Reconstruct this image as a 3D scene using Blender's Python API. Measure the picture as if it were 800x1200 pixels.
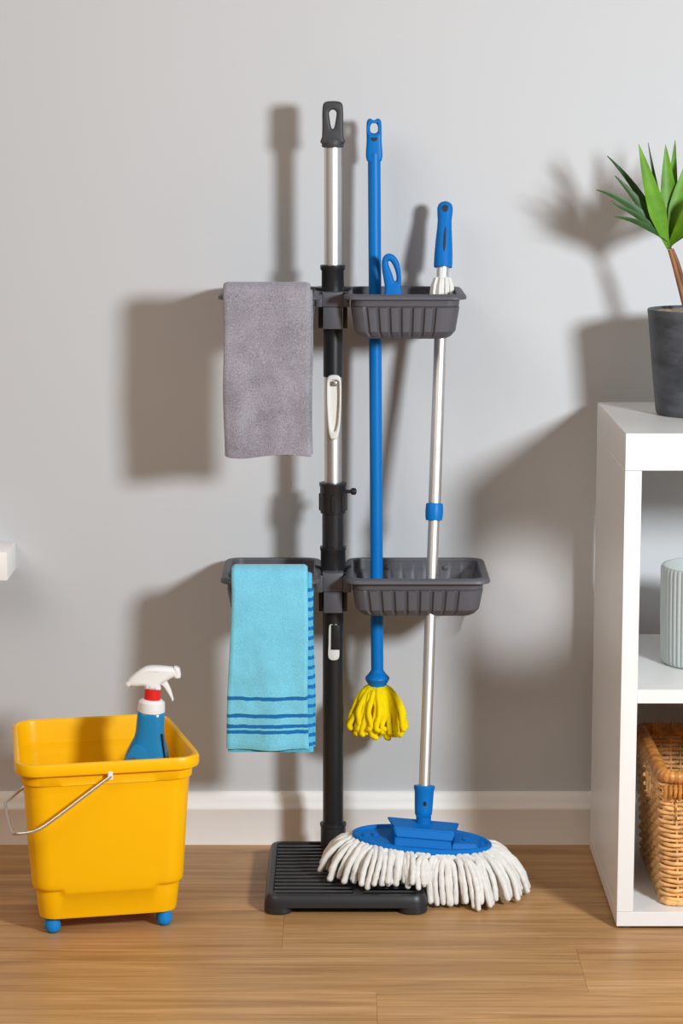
import bpy, bmesh, math, random
from mathutils import Vector, Matrix, noise
random.seed(7)
S = bpy.context.scene
for o in list(bpy.data.objects):
    bpy.data.objects.remove(o)
COL = S.collection
R = math.radians
PI = math.pi

# ------------------------------------------------------------------ camera, world, lamps, exposure
cam = bpy.data.cameras.new('camera')
cam.sensor_fit = 'VERTICAL'; cam.sensor_height = 36.0; cam.sensor_width = 24.0; cam.lens = 85.0
cam.clip_start = 0.05
co = bpy.data.objects.new('camera', cam); COL.objects.link(co)
co.location = (0, -4.056, 1.243); co.rotation_euler = (R(90 - 9.26), 0, 0)
S.camera = co

w = bpy.data.worlds.new('studio'); S.world = w; w.use_nodes = True
w.node_tree.nodes['Background'].inputs[0].default_value = (1.0, 0.87, 0.76, 1)
w.node_tree.nodes['Background'].inputs[1].default_value = 0.115

def lamp(name, loc, target, power, color, shape, sx, sy=None):
    l = bpy.data.lights.new(name, 'AREA'); l.energy = power; l.color = color
    l.shape = shape; l.size = sx
    if sy: l.size_y = sy
    o = bpy.data.objects.new(name, l); COL.objects.link(o); o.location = loc
    o.rotation_euler = (Vector(target) - Vector(loc)).to_track_quat('-Z', 'Y').to_euler()
    return o
lamp('key_lamp', (1.36, -2.25, 1.35), (-0.5, 0, 0.45), 66, (0.885, 0.95, 1.0), 'DISK', 0.34)
lamp('soft_lamp', (-1.9, -2.7, 2.9), (0.2, -.2, 0.2), 47, (1.0, 0.89, 0.79), 'RECTANGLE', 2.2, 1.8)
sp = bpy.data.lights.new('added_patch_spot', 'SPOT'); sp.energy = 330; sp.color = (0.95, 0.97, 1.0)  # added lamp without a known source, brightens a wall patch in the shelf's shadow
sp.spot_size = R(3.7); sp.spot_blend = .65; sp.shadow_soft_size = .05
so = bpy.data.objects.new('added_patch_spot', sp); COL.objects.link(so); so.location = (0.60, -3.3, 1.75)
so.rotation_euler = (Vector((.303, 0, .428)) - so.location).to_track_quat('-Z', 'Y').to_euler()

S.view_settings.view_transform = 'Standard'
S.view_settings.look = 'None'
S.view_settings.gamma = 1.0
S.view_settings.use_curve_mapping = False
S.view_settings.exposure = 0.0

# ------------------------------------------------------------------ helpers
def tag(o, label=None, cat=None, group=None, kind=None):
    if label: o['label'] = label
    if cat: o['category'] = cat
    if group: o['group'] = group
    if kind: o['kind'] = kind
    return o
def thing(name, label, cat, loc=(0, 0, 0), rot=(0, 0, 0)):
    o = bpy.data.objects.new(name, None); COL.objects.link(o)
    o.empty_display_size = 0.02
    o.location = loc; o.rotation_euler = rot
    return tag(o, label, cat)
def link(name, me, mt=None, parent=None, smooth=35):
    if mt and not me.materials: me.materials.append(mt)
    if smooth is not None and len(me.polygons):
        me.polygons.foreach_set('use_smooth', [True] * len(me.polygons))
        me.set_sharp_from_angle(angle=R(smooth))
    o = bpy.data.objects.new(name, me); COL.objects.link(o)
    if parent: o.parent = parent
    return o
def obj(name, bm, mt, parent=None, smooth=35, loc=None):
    bmesh.ops.recalc_face_normals(bm, faces=bm.faces)
    me = bpy.data.meshes.new(name); bm.to_mesh(me); bm.free()
    o = link(name, me, mt, parent, smooth)
    if loc: o.location = loc
    return o
def new(): return bmesh.new()
def box(bm, x0, x1, y0, y1, z0, z1, bev=0.0, seg=2):
    v = [bm.verts.new((x, y, z)) for z in (z0, z1) for y in (y0, y1) for x in (x0, x1)]
    fs = [(0, 2, 3, 1), (4, 5, 7, 6), (0, 1, 5, 4), (2, 6, 7, 3), (0, 4, 6, 2), (1, 3, 7, 5)]
    ff = [bm.faces.new([v[i] for i in f]) for f in fs]
    if bev:
        es = list({e for f in ff for e in f.edges})
        bmesh.ops.bevel(bm, geom=es, offset=bev, segments=seg, affect='EDGES', profile=0.5)
    return bm
def loft(bm, rings, cap0=True, cap1=True, closed=True):
    vs = [[bm.verts.new(p) for p in r] for r in rings]
    n = len(rings[0])
    for a, b in zip(vs, vs[1:]):
        for i in range(n if closed else n - 1):
            j = (i + 1) % n
            bm.faces.new((a[i], a[j], b[j], b[i]))
    if cap0: bm.faces.new(list(reversed(vs[0])))
    if cap1: bm.faces.new(vs[-1])
    return vs
def lathe(bm, prof, n=32, M=None, cap0=True, cap1=True):
    rings = []
    for r, z in prof:
        ring = [Vector((max(r, 1e-5) * math.cos(2*PI*i/n), max(r, 1e-5) * math.sin(2*PI*i/n), z)) for i in range(n)]
        if M: ring = [M @ p for p in ring]
        rings.append(ring)
    loft(bm, rings, cap0, cap1)
    return bm
def frames(pts, up=None):
    pts = [Vector(p) for p in pts]
    T = []
    for i in range(len(pts)):
        a = pts[max(i-1, 0)]; b = pts[min(i+1, len(pts)-1)]
        T.append((b - a).normalized())
    u = Vector(up) if up else (Vector((0, 0, 1)) if abs(T[0].z) < .9 else Vector((1, 0, 0)))
    out = []
    n = (u - T[0] * u.dot(T[0])).normalized()
    for t in T:
        n = (n - t * n.dot(t)).normalized()
        out.append((t, n, t.cross(n)))
    return pts, out
def tube(bm, pts, r, n=10, closed=False, caps=True, round_end=False, up=None):
    pts = [Vector(p) for p in pts]
    rr = r if isinstance(r, (list, tuple)) else [r] * len(pts)
    rr = list(rr)
    if round_end:
        t = (pts[-1] - pts[-2]).normalized(); e = rr[-1]
        pts += [pts[-1] + t*e*.55, pts[-1] + t*e*.9]; rr += [e*.8, e*.35]
    P, F = frames(pts, up)
    rings = []
    for p, (t, a, b), q in zip(P, F, rr):
        rings.append([p + (a*math.cos(2*PI*i/n) + b*math.sin(2*PI*i/n)) * q for i in range(n)])
    if closed:
        vs = [[bm.verts.new(p) for p in ring] for ring in rings]
        for k in range(len(vs)):
            a, b = vs[k], vs[(k+1) % len(vs)]
            for i in range(n): bm.faces.new((a[i], a[(i+1) % n], b[(i+1) % n], b[i]))
    else:
        loft(bm, rings, caps, caps)
    return bm
def align(p0, p1):
    """matrix taking the z axis to the direction p0->p1, origin p0"""
    d = Vector(p1) - Vector(p0)
    return Matrix.Translation(Vector(p0)) @ d.to_track_quat('Z', 'Y').to_matrix().to_4x4()
def rrect(x0, x1, y0, y1, r, nx=24, ny=24, nc=8):
    """rounded rectangle: list of (x, y, nx, ny, side, t); starts front-left, counter-clockwise; front is y0"""
    out = []
    def side(ax, ay, bx, by, nxx, nyy, k, s):
        for i in range(k):
            t = (i + .0) / k
            out.append((ax + (bx-ax)*t, ay + (by-ay)*t, nxx, nyy, s, t))
    def corner(cx, cy, a0):
        for i in range(nc):
            a = a0 + PI/2 * i / nc
            out.append((cx + r*math.cos(a), cy + r*math.sin(a), math.cos(a), math.sin(a), -1, 0))
    side(x0+r, y0, x1-r, y0, 0, -1, nx, 0); corner(x1-r, y0+r, -PI/2)
    side(x1, y0+r, x1, y1-r, 1, 0, ny, 1); corner(x1-r, y1-r, 0)
    side(x1-r, y1, x0+r, y1, 0, 1, nx, 2); corner(x0+r, y1-r, PI/2)
    side(x0, y1-r, x0, y0+r, -1, 0, ny, 3); corner(x0+r, y0+r, PI)
    return out
def plate(outlines, depth, bev=0.0, res=2):
    """mesh of flat outlines (first outer, then holes) in XY, extruded along Z by depth, rounded edges"""
    cu = bpy.data.curves.new('outline', 'CURVE'); cu.dimensions = '2D'; cu.fill_mode = 'BOTH'
    cu.extrude = max(depth/2 - bev, 1e-4); cu.bevel_depth = bev; cu.bevel_resolution = res; cu.offset = -bev
    for pts in outlines:
        sp = cu.splines.new('POLY'); sp.points.add(len(pts) - 1); sp.use_cyclic_u = True
        for q, p in zip(sp.points, pts): q.co = (p[0], p[1], 0, 1)
    o = bpy.data.objects.new('outline', cu); COL.objects.link(o)
    dg = bpy.context.evaluated_depsgraph_get()
    me = bpy.data.meshes.new_from_object(o.evaluated_get(dg))
    bpy.data.objects.remove(o); bpy.data.curves.remove(cu)
    bm = new(); bm.from_mesh(me); bmesh.ops.remove_doubles(bm, verts=bm.verts, dist=1e-5)
    bpy.data.meshes.remove(me)
    return bm
def xf(bm, M):
    bmesh.ops.transform(bm, matrix=M, verts=bm.verts); return bm
STANDUP = Matrix.Rotation(PI/2, 4, 'X')          # XY outline -> XZ plane, facing the camera
def oval(cx, cy, rx, ry, n=28): return [(cx + rx*math.cos(2*PI*i/n), cy + ry*math.sin(2*PI*i/n)) for i in range(n)]
def smooth_closed(pts, k=6):
    """Catmull-Rom through closed 2D points"""
    out = []; n = len(pts)
    for i in range(n):
        p0, p1, p2, p3 = (Vector(pts[(i+j-1) % n]) for j in range(4))
        for s in range(k):
            t = s/k
            out.append(tuple(.5*((2*p1) + (p2-p0)*t + (2*p0-5*p1+4*p2-p3)*t*t + (3*p1-p0-3*p2+p3)*t**3)))
    return out
def spline(pts, k=6):
    P = [Vector(p) for p in pts]; P = [2*P[0]-P[1]] + P + [2*P[-1]-P[-2]]
    out = []
    for i in range(1, len(P)-2):
        p0, p1, p2, p3 = P[i-1:i+3]
        for s in range(k):
            t = s/k
            out.append(.5*((2*p1) + (p2-p0)*t + (2*p0-5*p1+4*p2-p3)*t*t + (3*p1-p0-3*p2+p3)*t**3))
    out.append(P[-2])
    return out

# ------------------------------------------------------------------ materials
def mat(name, color, rough=.5, metal=0.0, spec=.5, bump=0.0, bscale=200.0, var=0.0, vscale=8.0, stretch=(1, 1, 1), sheen=0.0, trans=0.0):
    m = bpy.data.materials.new(name); m.use_nodes = True
    nt = m.node_tree; N = nt.nodes; L = nt.links; b = N['Principled BSDF']
    b.inputs['Base Color'].default_value = (*color, 1); b.inputs['Roughness'].default_value = rough
    b.inputs['Metallic'].default_value = metal; b.inputs['Specular IOR Level'].default_value = spec
    if sheen:
        b.inputs['Sheen Weight'].default_value = sheen; b.inputs['Sheen Roughness'].default_value = .6
        b.inputs['Sheen Tint'].default_value = (*[min(1, c*1.3+.1) for c in color], 1)
    tc = N.new('ShaderNodeTexCoord'); mp = N.new('ShaderNodeMapping'); mp.inputs['Scale'].default_value = stretch
    L.new(tc.outputs['Object'], mp.inputs['Vector'])
    if var:
        nz = N.new('ShaderNodeTexNoise'); nz.inputs['Scale'].default_value = vscale; nz.inputs['Detail'].default_value = 5
        L.new(mp.outputs[0], nz.inputs['Vector'])
        rp = N.new('ShaderNodeValToRGB'); e = rp.color_ramp.elements
        e[0].position = .3; e[1].position = .7
        e[0].color = (*[c*(1-var) for c in color], 1); e[1].color = (*[min(1, c*(1+var)) for c in color], 1)
        L.new(nz.outputs['Fac'], rp.inputs[0]); L.new(rp.outputs[0], b.inputs['Base Color'])
    if bump:
        nb = N.new('ShaderNodeTexNoise'); nb.inputs['Scale'].default_value = bscale; nb.inputs['Detail'].default_value = 3
        L.new(mp.outputs[0], nb.inputs['Vector'])
        bp = N.new('ShaderNodeBump'); bp.inputs['Strength'].default_value = bump; bp.inputs['Distance'].default_value = .002
        L.new(nb.outputs['Fac'], bp.inputs['Height']); L.new(bp.outputs[0], b.inputs['Normal'])
    if trans:
        b.inputs['Transmission Weight'].default_value = trans
    return m
M_WALL = mat('wall_paint', (.585, .59, .60), .85, spec=.2, bump=.05, bscale=400)
M_TRIM = mat('trim_paint', (.93, .905, .87), .45, spec=.3)
M_WHITE = mat('white_melamine', (.80, .785, .765), .32, spec=.45)
M_GREY = mat('grey_plastic', (.092, .090, .102), .48, spec=.4, bump=.04, bscale=900)
M_BLACK = mat('black_plastic', (.014, .014, .016), .38, spec=.45)
M_GRIP = mat('dark_grey_grip', (.048, .047, .051), .5, spec=.35)
M_BASE = mat('charcoal_plastic', (.022, .022, .024), .42, spec=.45, bump=.03, bscale=700)
M_ALU = mat('aluminium', (.80, .79, .78), .44, 1.0)
M_STEEL = mat('steel_wire', (.72, .69, .64), .36, 1.0)
M_BLUE = mat('blue_plastic', (.0, .165, .52), .42, spec=.22)
M_BLUE2 = mat('blue_rubber', (.001, .155, .51), .55, spec=.18)
M_YEL = mat('yellow_plastic', (1.0, .51, .0), .36, spec=.3)
M_YMOP = mat('yellow_yarn', (1.0, .70, .0), .85, spec=.15, bump=.5, bscale=700, var=.08, vscale=120, sheen=.2)
M_WMOP = mat('white_yarn', (.81, .78, .735), .9, spec=.1, bump=.6, bscale=900, var=.07, vscale=140, sheen=.2)
M_IVORY = mat('ivory_plastic', (.80, .78, .73), .4, spec=.4)
M_SPRAYW = mat('white_plastic', (.86, .85, .83), .35, spec=.4)
M_RED = mat('red_plastic', (.75, .02, .015), .35, spec=.4)
M_BOTTLE = mat('blue_bottle_plastic', (.012, .225, .47), .22, spec=.5)
M_DECAL = mat('grey_blue_label', (.05, .135, .22), .35, spec=.4)
M_FOOT = mat('sky_blue_rubber', (.004, .25, .68), .45, spec=.35)
M_DARK = mat('shadow_black', (.01, .01, .011), .6)  # shade of recesses painted as black plates on the grips and socket
M_POT = mat('slate_pot', (.060, .064, .073), .5, spec=.4, bump=.25, bscale=60, var=.45, vscale=22, stretch=(1, 1, 2.5))
M_SOIL = mat('pebble_soil', (.40, .31, .22), .9, bump=.9, bscale=150, var=.4, vscale=130)
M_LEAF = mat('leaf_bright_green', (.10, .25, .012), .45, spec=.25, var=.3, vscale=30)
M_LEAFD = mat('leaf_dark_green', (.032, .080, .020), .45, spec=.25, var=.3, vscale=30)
M_STEM = mat('brown_stem', (.24, .095, .03), .6, var=.5, vscale=40, stretch=(1, 1, .3), bump=.3, bscale=90)
M_VASE = mat('pale_grey_ceramic', (.47, .505, .485), .4, spec=.4)
M_WICK = mat('wicker', (.76, .41, .15), .42, spec=.4, var=.35, vscale=45, bump=.3, bscale=250)
M_WICKD = mat('wicker_rim', (.50, .205, .045), .38, spec=.45, var=.45, vscale=60, bump=.3, bscale=250)
M_GFOOT = mat('grey_foot', (.16, .165, .18), .5)

def floor_material():
    m = bpy.data.materials.new('oak_laminate'); m.use_nodes = True
    nt = m.node_tree; N = nt.nodes; L = nt.links; b = N['Principled BSDF']
    geo = N.new('ShaderNodeNewGeometry'); oi = N.new('ShaderNodeObjectInfo')
    mul = N.new('ShaderNodeVectorMath'); mul.operation = 'MULTIPLY_ADD'
    cmb = N.new('ShaderNodeCombineXYZ')
    for i in range(3): L.new(oi.outputs['Random'], cmb.inputs[i])
    mul.inputs[1].default_value = (17, 9, 5); L.new(cmb.outputs[0], mul.inputs[0]); L.new(geo.outputs['Position'], mul.inputs[2])
    def nz(scale, sx, sy, detail=6, dist=0.0):
        mp = N.new('ShaderNodeMapping'); mp.inputs['Scale'].default_value = (sx, sy, 1)
        L.new(mul.outputs[0], mp.inputs['Vector'])
        n = N.new('ShaderNodeTexNoise'); n.inputs['Scale'].default_value = scale; n.inputs['Detail'].default_value = detail
        n.inputs['Distortion'].default_value = dist; n.inputs['Roughness'].default_value = .6
        L.new(mp.outputs[0], n.inputs['Vector']); return n
    n1 = nz(3.0, .7, 10, 8, .8)
    rp = N.new('ShaderNodeValToRGB'); e = rp.color_ramp.elements
    e[0].position = .32; e[0].color = (.365, .185, .066, 1); e[1].position = .70; e[1].color = (.62, .355, .158, 1)
    x = e.new(.5); x.color = (.495, .27, .105, 1)
    L.new(n1.outputs['Fac'], rp.inputs[0])
    n2 = nz(14, .35, 14, 4)
    rp2 = N.new('ShaderNodeValToRGB'); e = rp2.color_ramp.elements
    e[0].position = .30; e[0].color = (.68, .66, .64, 1); e[1].position = .58; e[1].color = (1.06, 1.05, 1.04, 1)
    L.new(n2.outputs['Fac'], rp2.inputs[0])
    mx = N.new('ShaderNodeMix'); mx.data_type = 'RGBA'; mx.blend_type = 'MULTIPLY'; mx.inputs[0].default_value = .75
    L.new(rp.outputs[0], mx.inputs[6]); L.new(rp2.outputs[0], mx.inputs[7])
    hsv = N.new('ShaderNodeHueSaturation')
    mr = N.new('ShaderNodeMapRange'); mr.inputs['To Min'].default_value = .95; mr.inputs['To Max'].default_value = 1.05
    L.new(oi.outputs['Random'], mr.inputs['Value']); L.new(mr.outputs[0], hsv.inputs['Value'])
    L.new(mx.outputs[2], hsv.inputs['Color']); L.new(hsv.outputs[0], b.inputs['Base Color'])
    b.inputs['Roughness'].default_value = .42; b.inputs['Specular IOR Level'].default_value = .35
    bp = N.new('ShaderNodeBump'); bp.inputs['Strength'].default_value = .12; bp.inputs['Distance'].default_value = .001
    L.new(n2.outputs['Fac'], bp.inputs['Height']); L.new(bp.outputs[0], b.inputs['Normal'])
    return m
M_FLOOR = floor_material()

def terry(name, color, mottle, stripes=None, scol=None):
    """terry cloth; stripes: list of (z0, z1) bands woven into the cloth, in object space"""
    m = bpy.data.materials.new(name); m.use_nodes = True
    nt = m.node_tree; N = nt.nodes; L = nt.links; b = N['Principled BSDF']
    tc = N.new('ShaderNodeTexCoord')
    n1 = N.new('ShaderNodeTexNoise'); n1.inputs['Scale'].default_value = 620; n1.inputs['Detail'].default_value = 4
    L.new(tc.outputs['Object'], n1.inputs['Vector'])
    n2 = N.new('ShaderNodeTexNoise'); n2.inputs['Scale'].default_value = 22; n2.inputs['Detail'].default_value = 5
    L.new(tc.outputs['Object'], n2.inputs['Vector'])
    ad = N.new('ShaderNodeMath'); ad.operation = 'MULTIPLY_ADD'; ad.inputs[1].default_value = .65
    L.new(n1.outputs['Fac'], ad.inputs[0])
    m2 = N.new('ShaderNodeMath'); m2.operation = 'MULTIPLY'; m2.inputs[1].default_value = .35
    L.new(n2.outputs['Fac'], m2.inputs[0]); L.new(m2.outputs[0], ad.inputs[2])
    rp = N.new('ShaderNodeValToRGB'); e = rp.color_ramp.elements
    e[0].position = .38; e[1].position = .62
    e[0].color = (*[c*(1-mottle) for c in color], 1); e[1].color = (*[min(1, c*(1+mottle*.7)) for c in color], 1)
    L.new(ad.outputs[0], rp.inputs[0])
    out = rp.outputs[0]
    if stripes:
        sep = N.new('ShaderNodeSeparateXYZ'); L.new(tc.outputs['Object'], sep.inputs[0])
        wob = N.new('ShaderNodeTexNoise'); wob.inputs['Scale'].default_value = 60; L.new(tc.outputs['Object'], wob.inputs['Vector'])
        wa = N.new('ShaderNodeMath'); wa.operation = 'MULTIPLY_ADD'; wa.inputs[1].default_value = .004
        L.new(wob.outputs['Fac'], wa.inputs[0]); L.new(sep.outputs['Z'], wa.inputs[2])
        tot = None
        for z0, z1 in stripes:
            c = N.new('ShaderNodeMath'); c.operation = 'COMPARE'
            c.inputs[1].default_value = (z0+z1)/2 + .002; c.inputs[2].default_value = (z1-z0)/2
            L.new(wa.outputs[0], c.inputs[0])
            if tot is None: tot = c
            else:
                a = N.new('ShaderNodeMath'); a.operation = 'ADD'; a.use_clamp = True
                L.new(tot.outputs[0], a.inputs[0]); L.new(c.outputs[0], a.inputs[1]); tot = a
        mx = N.new('ShaderNodeMix'); mx.data_type = 'RGBA'
        L.new(tot.outputs[0], mx.inputs[0]); L.new(out, mx.inputs[6]); mx.inputs[7].default_value = (*scol, 1)
        out = mx.outputs[2]
    L.new(out, b.inputs['Base Color'])
    b.inputs['Roughness'].default_value = .95; b.inputs['Specular IOR Level'].default_value = .1
    b.inputs['Sheen Weight'].default_value = .25; b.inputs['Sheen Roughness'].default_value = .6
    bp = N.new('ShaderNodeBump'); bp.inputs['Strength'].default_value = .45; bp.inputs['Distance'].default_value = .0018
    L.new(n1.outputs['Fac'], bp.inputs['Height']); L.new(bp.outputs[0], b.inputs['Normal'])
    return m

# ------------------------------------------------------------------ the room
bm = new(); box(bm, -2.6, 2.6, 0, .12, -.05, 2.7)
tag(obj('wall_back', bm, M_WALL), kind='structure')
bm = new(); box(bm, -2.6, 2.6, -5.2, .0, -.05, -.009)
floor = tag(obj('floor', bm, M_FLOOR), kind='structure')
PW, PL, TH = .184, 1.285, .009
def plank_mesh(l, d):
    bm = new(); box(bm, 0, l, 0, d, -TH, 0)
    bmesh.ops.bevel(bm, geom=[e for e in bm.edges if abs(e.verts[0].co.z) < 1e-6 and abs(e.verts[1].co.z) < 1e-6],
                    offset=.0004, segments=1, affect='EDGES')
    me = bpy.data.meshes.new('plank'); bmesh.ops.recalc_face_normals(bm, faces=bm.faces); bm.to_mesh(me); bm.free()
    me.materials.append(M_FLOOR); return me
pm = plank_mesh(PL - .0002, PW - .0002)
starts = {0: -.55, 1: .10, 2: -.0905, 3: -.1707 + .0, 4: .42, 5: -.66}
def lay(x, y, l=None):
    me = pm if l is None else plank_mesh(l - .0002, PW - .0002)
    o = bpy.data.objects.new('plank', me); COL.objects.link(o); o.parent = floor; o.location = (x, y, 0)
# rows are counted away from the wall; the seam nearest the camera stands 0.5465 m from the wall
for k in range(7):
    y = -.5465 + PW * (2 - k)
    if k <= 2: s = {0: .62, 1: -.33, 2: -.0905}[k]
    elif k == 3: s = None
    else: s = {4: .05, 5: -.42, 6: .5}[k]
    if k == 3:      # a short board between two full ones
        lay(.3556 - PL, y); lay(.3556, y); lay(.3556 + PL, y, .9); lay(.3556 - 2*PL, y)
    else:
        for j in range(-2, 2):
            x0 = s + j*PL; x1 = x0 + PL
            lay(x0, y)
# trim along the wall: a flat board with a stepped, rounded cap
prof = [(0, 0), (-.015, 0), (-.015, .060), (-.0165, .0625), (-.0165, .067), (-.0125, .0705), (-.0115, .078), (-.0095, .086), (-.006, .0905), (-.001, .092), (0, .092)]
bm = new(); loft(bm, [[(x, p[0], p[1]) for p in prof] for x in (-2.6, 2.6)])
tag(obj('baseboard_back', bm, M_TRIM, smooth=50), kind='structure')

# ------------------------------------------------------------------ cleaning tool stand
PX, PD = -.014, -.125            # pole axis
stand = thing('tool_stand', 'dark grey pole stand with four side baskets and a slatted floor tray', 'tool stand', (PX, PD, 0))
def S_(x, y, z=0): return (x - PX, y - PD, z)
def part(name, bm, mt, parent, sm=35):
    """build in world space, hang under the stand"""
    xf(bm, Matrix.Translation((-PX, -PD, 0))); return obj(name, bm, mt, parent, sm)
# tray: tapered block with a sunk field of slats, four corner feet
bm = new()
X0, X1, Y0, Y1 = -.1225, .136, -.391, -.088
rings = []
for z, off in ((.012, 0), (.020, -.0008), (.0275, -.003), (.0305, -.0055), (.0312, -.0085)):
    rings.append([(x, y, z) for x, y, *_ in rrect(X0-off, X1+off, Y0-off, Y1+off, .022+off, 8, 8, 6)])
for q, off in ((.0312, -.014), (.0128, -.0145)):
    rings.append([(x, y, q) for x, y, *_ in rrect(X0-off, X1+off, Y0-off, Y1+off, .012, 8, 8, 6)])
loft(bm, rings)
tray = part('tray', bm, M_BASE, stand)
def slat_mesh(l):
    bm = new(); box(bm, 0, l, -.0034, .0034, .0284, .0304, .0006, 1)
    me = bpy.data.meshes.new('slat'); bmesh.ops.recalc_face_normals(bm, faces=bm.faces); bm.to_mesh(me); bm.free(); me.materials.append(M_SLAT); return me
ns = 14
M_SLAT = mat('grey_slat', (.050, .050, .054), .42, spec=.45)
sm1 = slat_mesh(.1255); sm2 = slat_mesh(.0865)
for i in range(ns):
    y = Y0 + .021 + (Y1 - Y0 - .042) * (i + .5) / ns
    for me, x in ((sm1, X0 + .0148), (sm2, X1 - .0148 - .0865)):
        if me is sm1 and i >= 12: pass
        o = bpy.data.objects.new('slat', me); COL.objects.link(o); o.parent = tray; o.location = S_(x, y)
bm = new(); box(bm, X0 + .141, X0 + .157, Y0 + .0148, Y1 - .05, .0125, .0306, .001)
part('slat_divider', bm, M_BASE, tray)
bm0 = None
for sx in (0, 1):
    for sy in (0, 1):
        bm = new(); xa = X0 if not sx else X1 - .046; ya = Y0 if not sy else Y1 - .046
        e = .0
        rings = []
        for z, off in ((0, -.002), (.002, 0), (.0125, 0)):
            rings.append([(x, y, z) for x, y, *_ in rrect(xa - off, xa + .046 + off, ya - off, ya + .046 + off, .02, 2, 2, 6)])
        loft(bm, rings); part('tray_foot', bm, M_BASE, tray)
# pole pieces
def ring_part(name, prof, mt, parent=stand):
    bm = new(); lathe(bm, prof, 36); return obj(name, bm, mt, parent)
ring_part('base_socket', [(.021, .0312), (.021, .067), (.0222, .068), (.0222, .072), (.0175, .0725)], M_BASE)
ring_part('lower_tube', [(.0172, .031), (.0172, .53)], M_BLACK)
ring_part('middle_tube', [(.0178, .53), (.0178, .628)], M_BLACK)
ring_part('hub_ring', [(.0178, .498), (.0205, .499), (.0205, .538), (.0215, .5395), (.0215, .5445), (.0178, .545)], M_BLACK)
cl = ring_part('clamp_collar', [(.0178, .600), (.0205, .601), (.0212, .610), (.0212, .644), (.0225, .646), (.0225, .651), (.0145, .652)], M_BLACK)
for k in range(7):          # raised gripping ribs round the collar
    a = -PI/2 + k * 2*PI/7
    bm = new(); box(bm, -.003, .003, -.0235, -.019, .604, .633, .0012, 1); xf(bm, Matrix.Rotation(a + PI/2, 4, 'Z'))
    obj('collar_rib', bm, M_BLACK, cl)
bm = new(); lathe(bm, [(.003, 0), (.003, .010), (.0052, .011), (.006, .0145), (.0052, .0185), (.002, .020)], 14, Matrix.Translation((.019, -.004, .637)) @ Matrix.Rotation(PI/2, 4, 'Y'))
obj('clamp_knob', bm, M_BLACK, cl)
ring_part('middle_silver_tube', [(.0141, .628), (.0141, .83)], M_ALU)
ring_part('upper_tube', [(.0157, .826), (.0157, .98)], M_BLACK)
ring_part('upper_collar', [(.0157, .958), (.0183, .959), (.0183, .998), (.0203, 1.001), (.0205, 1.0075), (.0145, 1.0085)], M_BLACK)
ring_part('top_silver_tube', [(.0141, .98), (.0141, 1.21)], M_ALU)
# top grip with a tear-shaped hanging hole
o1 = smooth_closed([(-.0175, 0), (-.0172, .012), (-.0168, .030), (-.0168, .050), (-.0152, .0625), (-.0085, .0670), (.0085, .0670), (.0152, .0625), (.0168, .050), (.0168, .030), (.0172, .012), (.0175, 0)], 5)
h1 = smooth_closed([(-.0028, .027), (-.0052, .041), (-.0056, .050), (0, .0540), (.0056, .050), (.0052, .041), (.0028, .027), (0, .0235)], 5)
bm = plate([o1, h1], .028, .004, 3); xf(bm, Matrix.Translation((0, 0, 1.202)) @ STANDUP)
grip = obj('top_grip', bm, M_GRIP, stand)
bm = new(); lathe(bm, [(.0165, 1.196), (.0178, 1.198), (.0178, 1.207), (.0160, 1.211)], 32); obj('grip_sleeve', bm, M_GRIP, grip)
# ivory hook handle laid against the silver tube
o1 = smooth_closed([(-.0055, -.052), (-.0095, -.036), (-.0118, .0), (-.0122, .034), (-.0105, .047), (-.005, .0515), (.005, .0515), (.0105, .047), (.0122, .034), (.0118, .0), (.0095, -.036), (.0055, -.052), (0, -.0535)], 5)
h1 = smooth_closed([(-.003, -.038), (-.006, -.026), (-.0082, .004), (-.0082, .033), (-.006, .0425), (.006, .0425), (.0082, .033), (.0082, .004), (.006, -.026), (.003, -.038), (0, -.0405)], 5)
bm = plate([o1, h1], .010, .0025, 2); xf(bm, Matrix.Translation((0.0015, -.0165, .779)) @ STANDUP)
hk = obj('ivory_handle', bm, M_IVORY, stand); tag(hk, 'ivory oval handle with a sunken slot')
bm = plate([h1], .002, 0); xf(bm, Matrix.Translation((.0015, -.0138, .779)) @ STANDUP); obj('slot_floor', bm, M_IVORY, hk)
bm = new(); box(bm, -.004, .0065, -.0175, -.0145, .812, .820, .001); obj('slot_catch', bm, mat('grey_metal', (.35, .34, .32), .35, .8), hk)
# hanging slot in the lower tube: pale teardrop with a black tongue
o1 = smooth_closed([(-.0075, .028), (-.0085, .0), (-.0092, -.022), (-.006, -.0285), (0, -.030), (.0065, -.0285), (.0095, -.021), (.0085, .0), (.0065, .028), (0, .030)], 5)
bm = plate([o1], .006, .001, 1); xf(bm, Matrix.Translation((.001, -.0153, .386)) @ STANDUP)
sl = obj('hanging_slot', bm, M_IVORY, stand); tag(sl, 'pale teardrop hanging slot')
o1 = [(-.004, .030), (-.0045, -.012), (.010, -.012), (.0095, .030)]
bm = plate([o1], .008, .001, 1); xf(bm, Matrix.Translation((.001, -.0158, .386)) @ STANDUP); obj('slot_tongue', bm, M_BLACK, sl)

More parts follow.
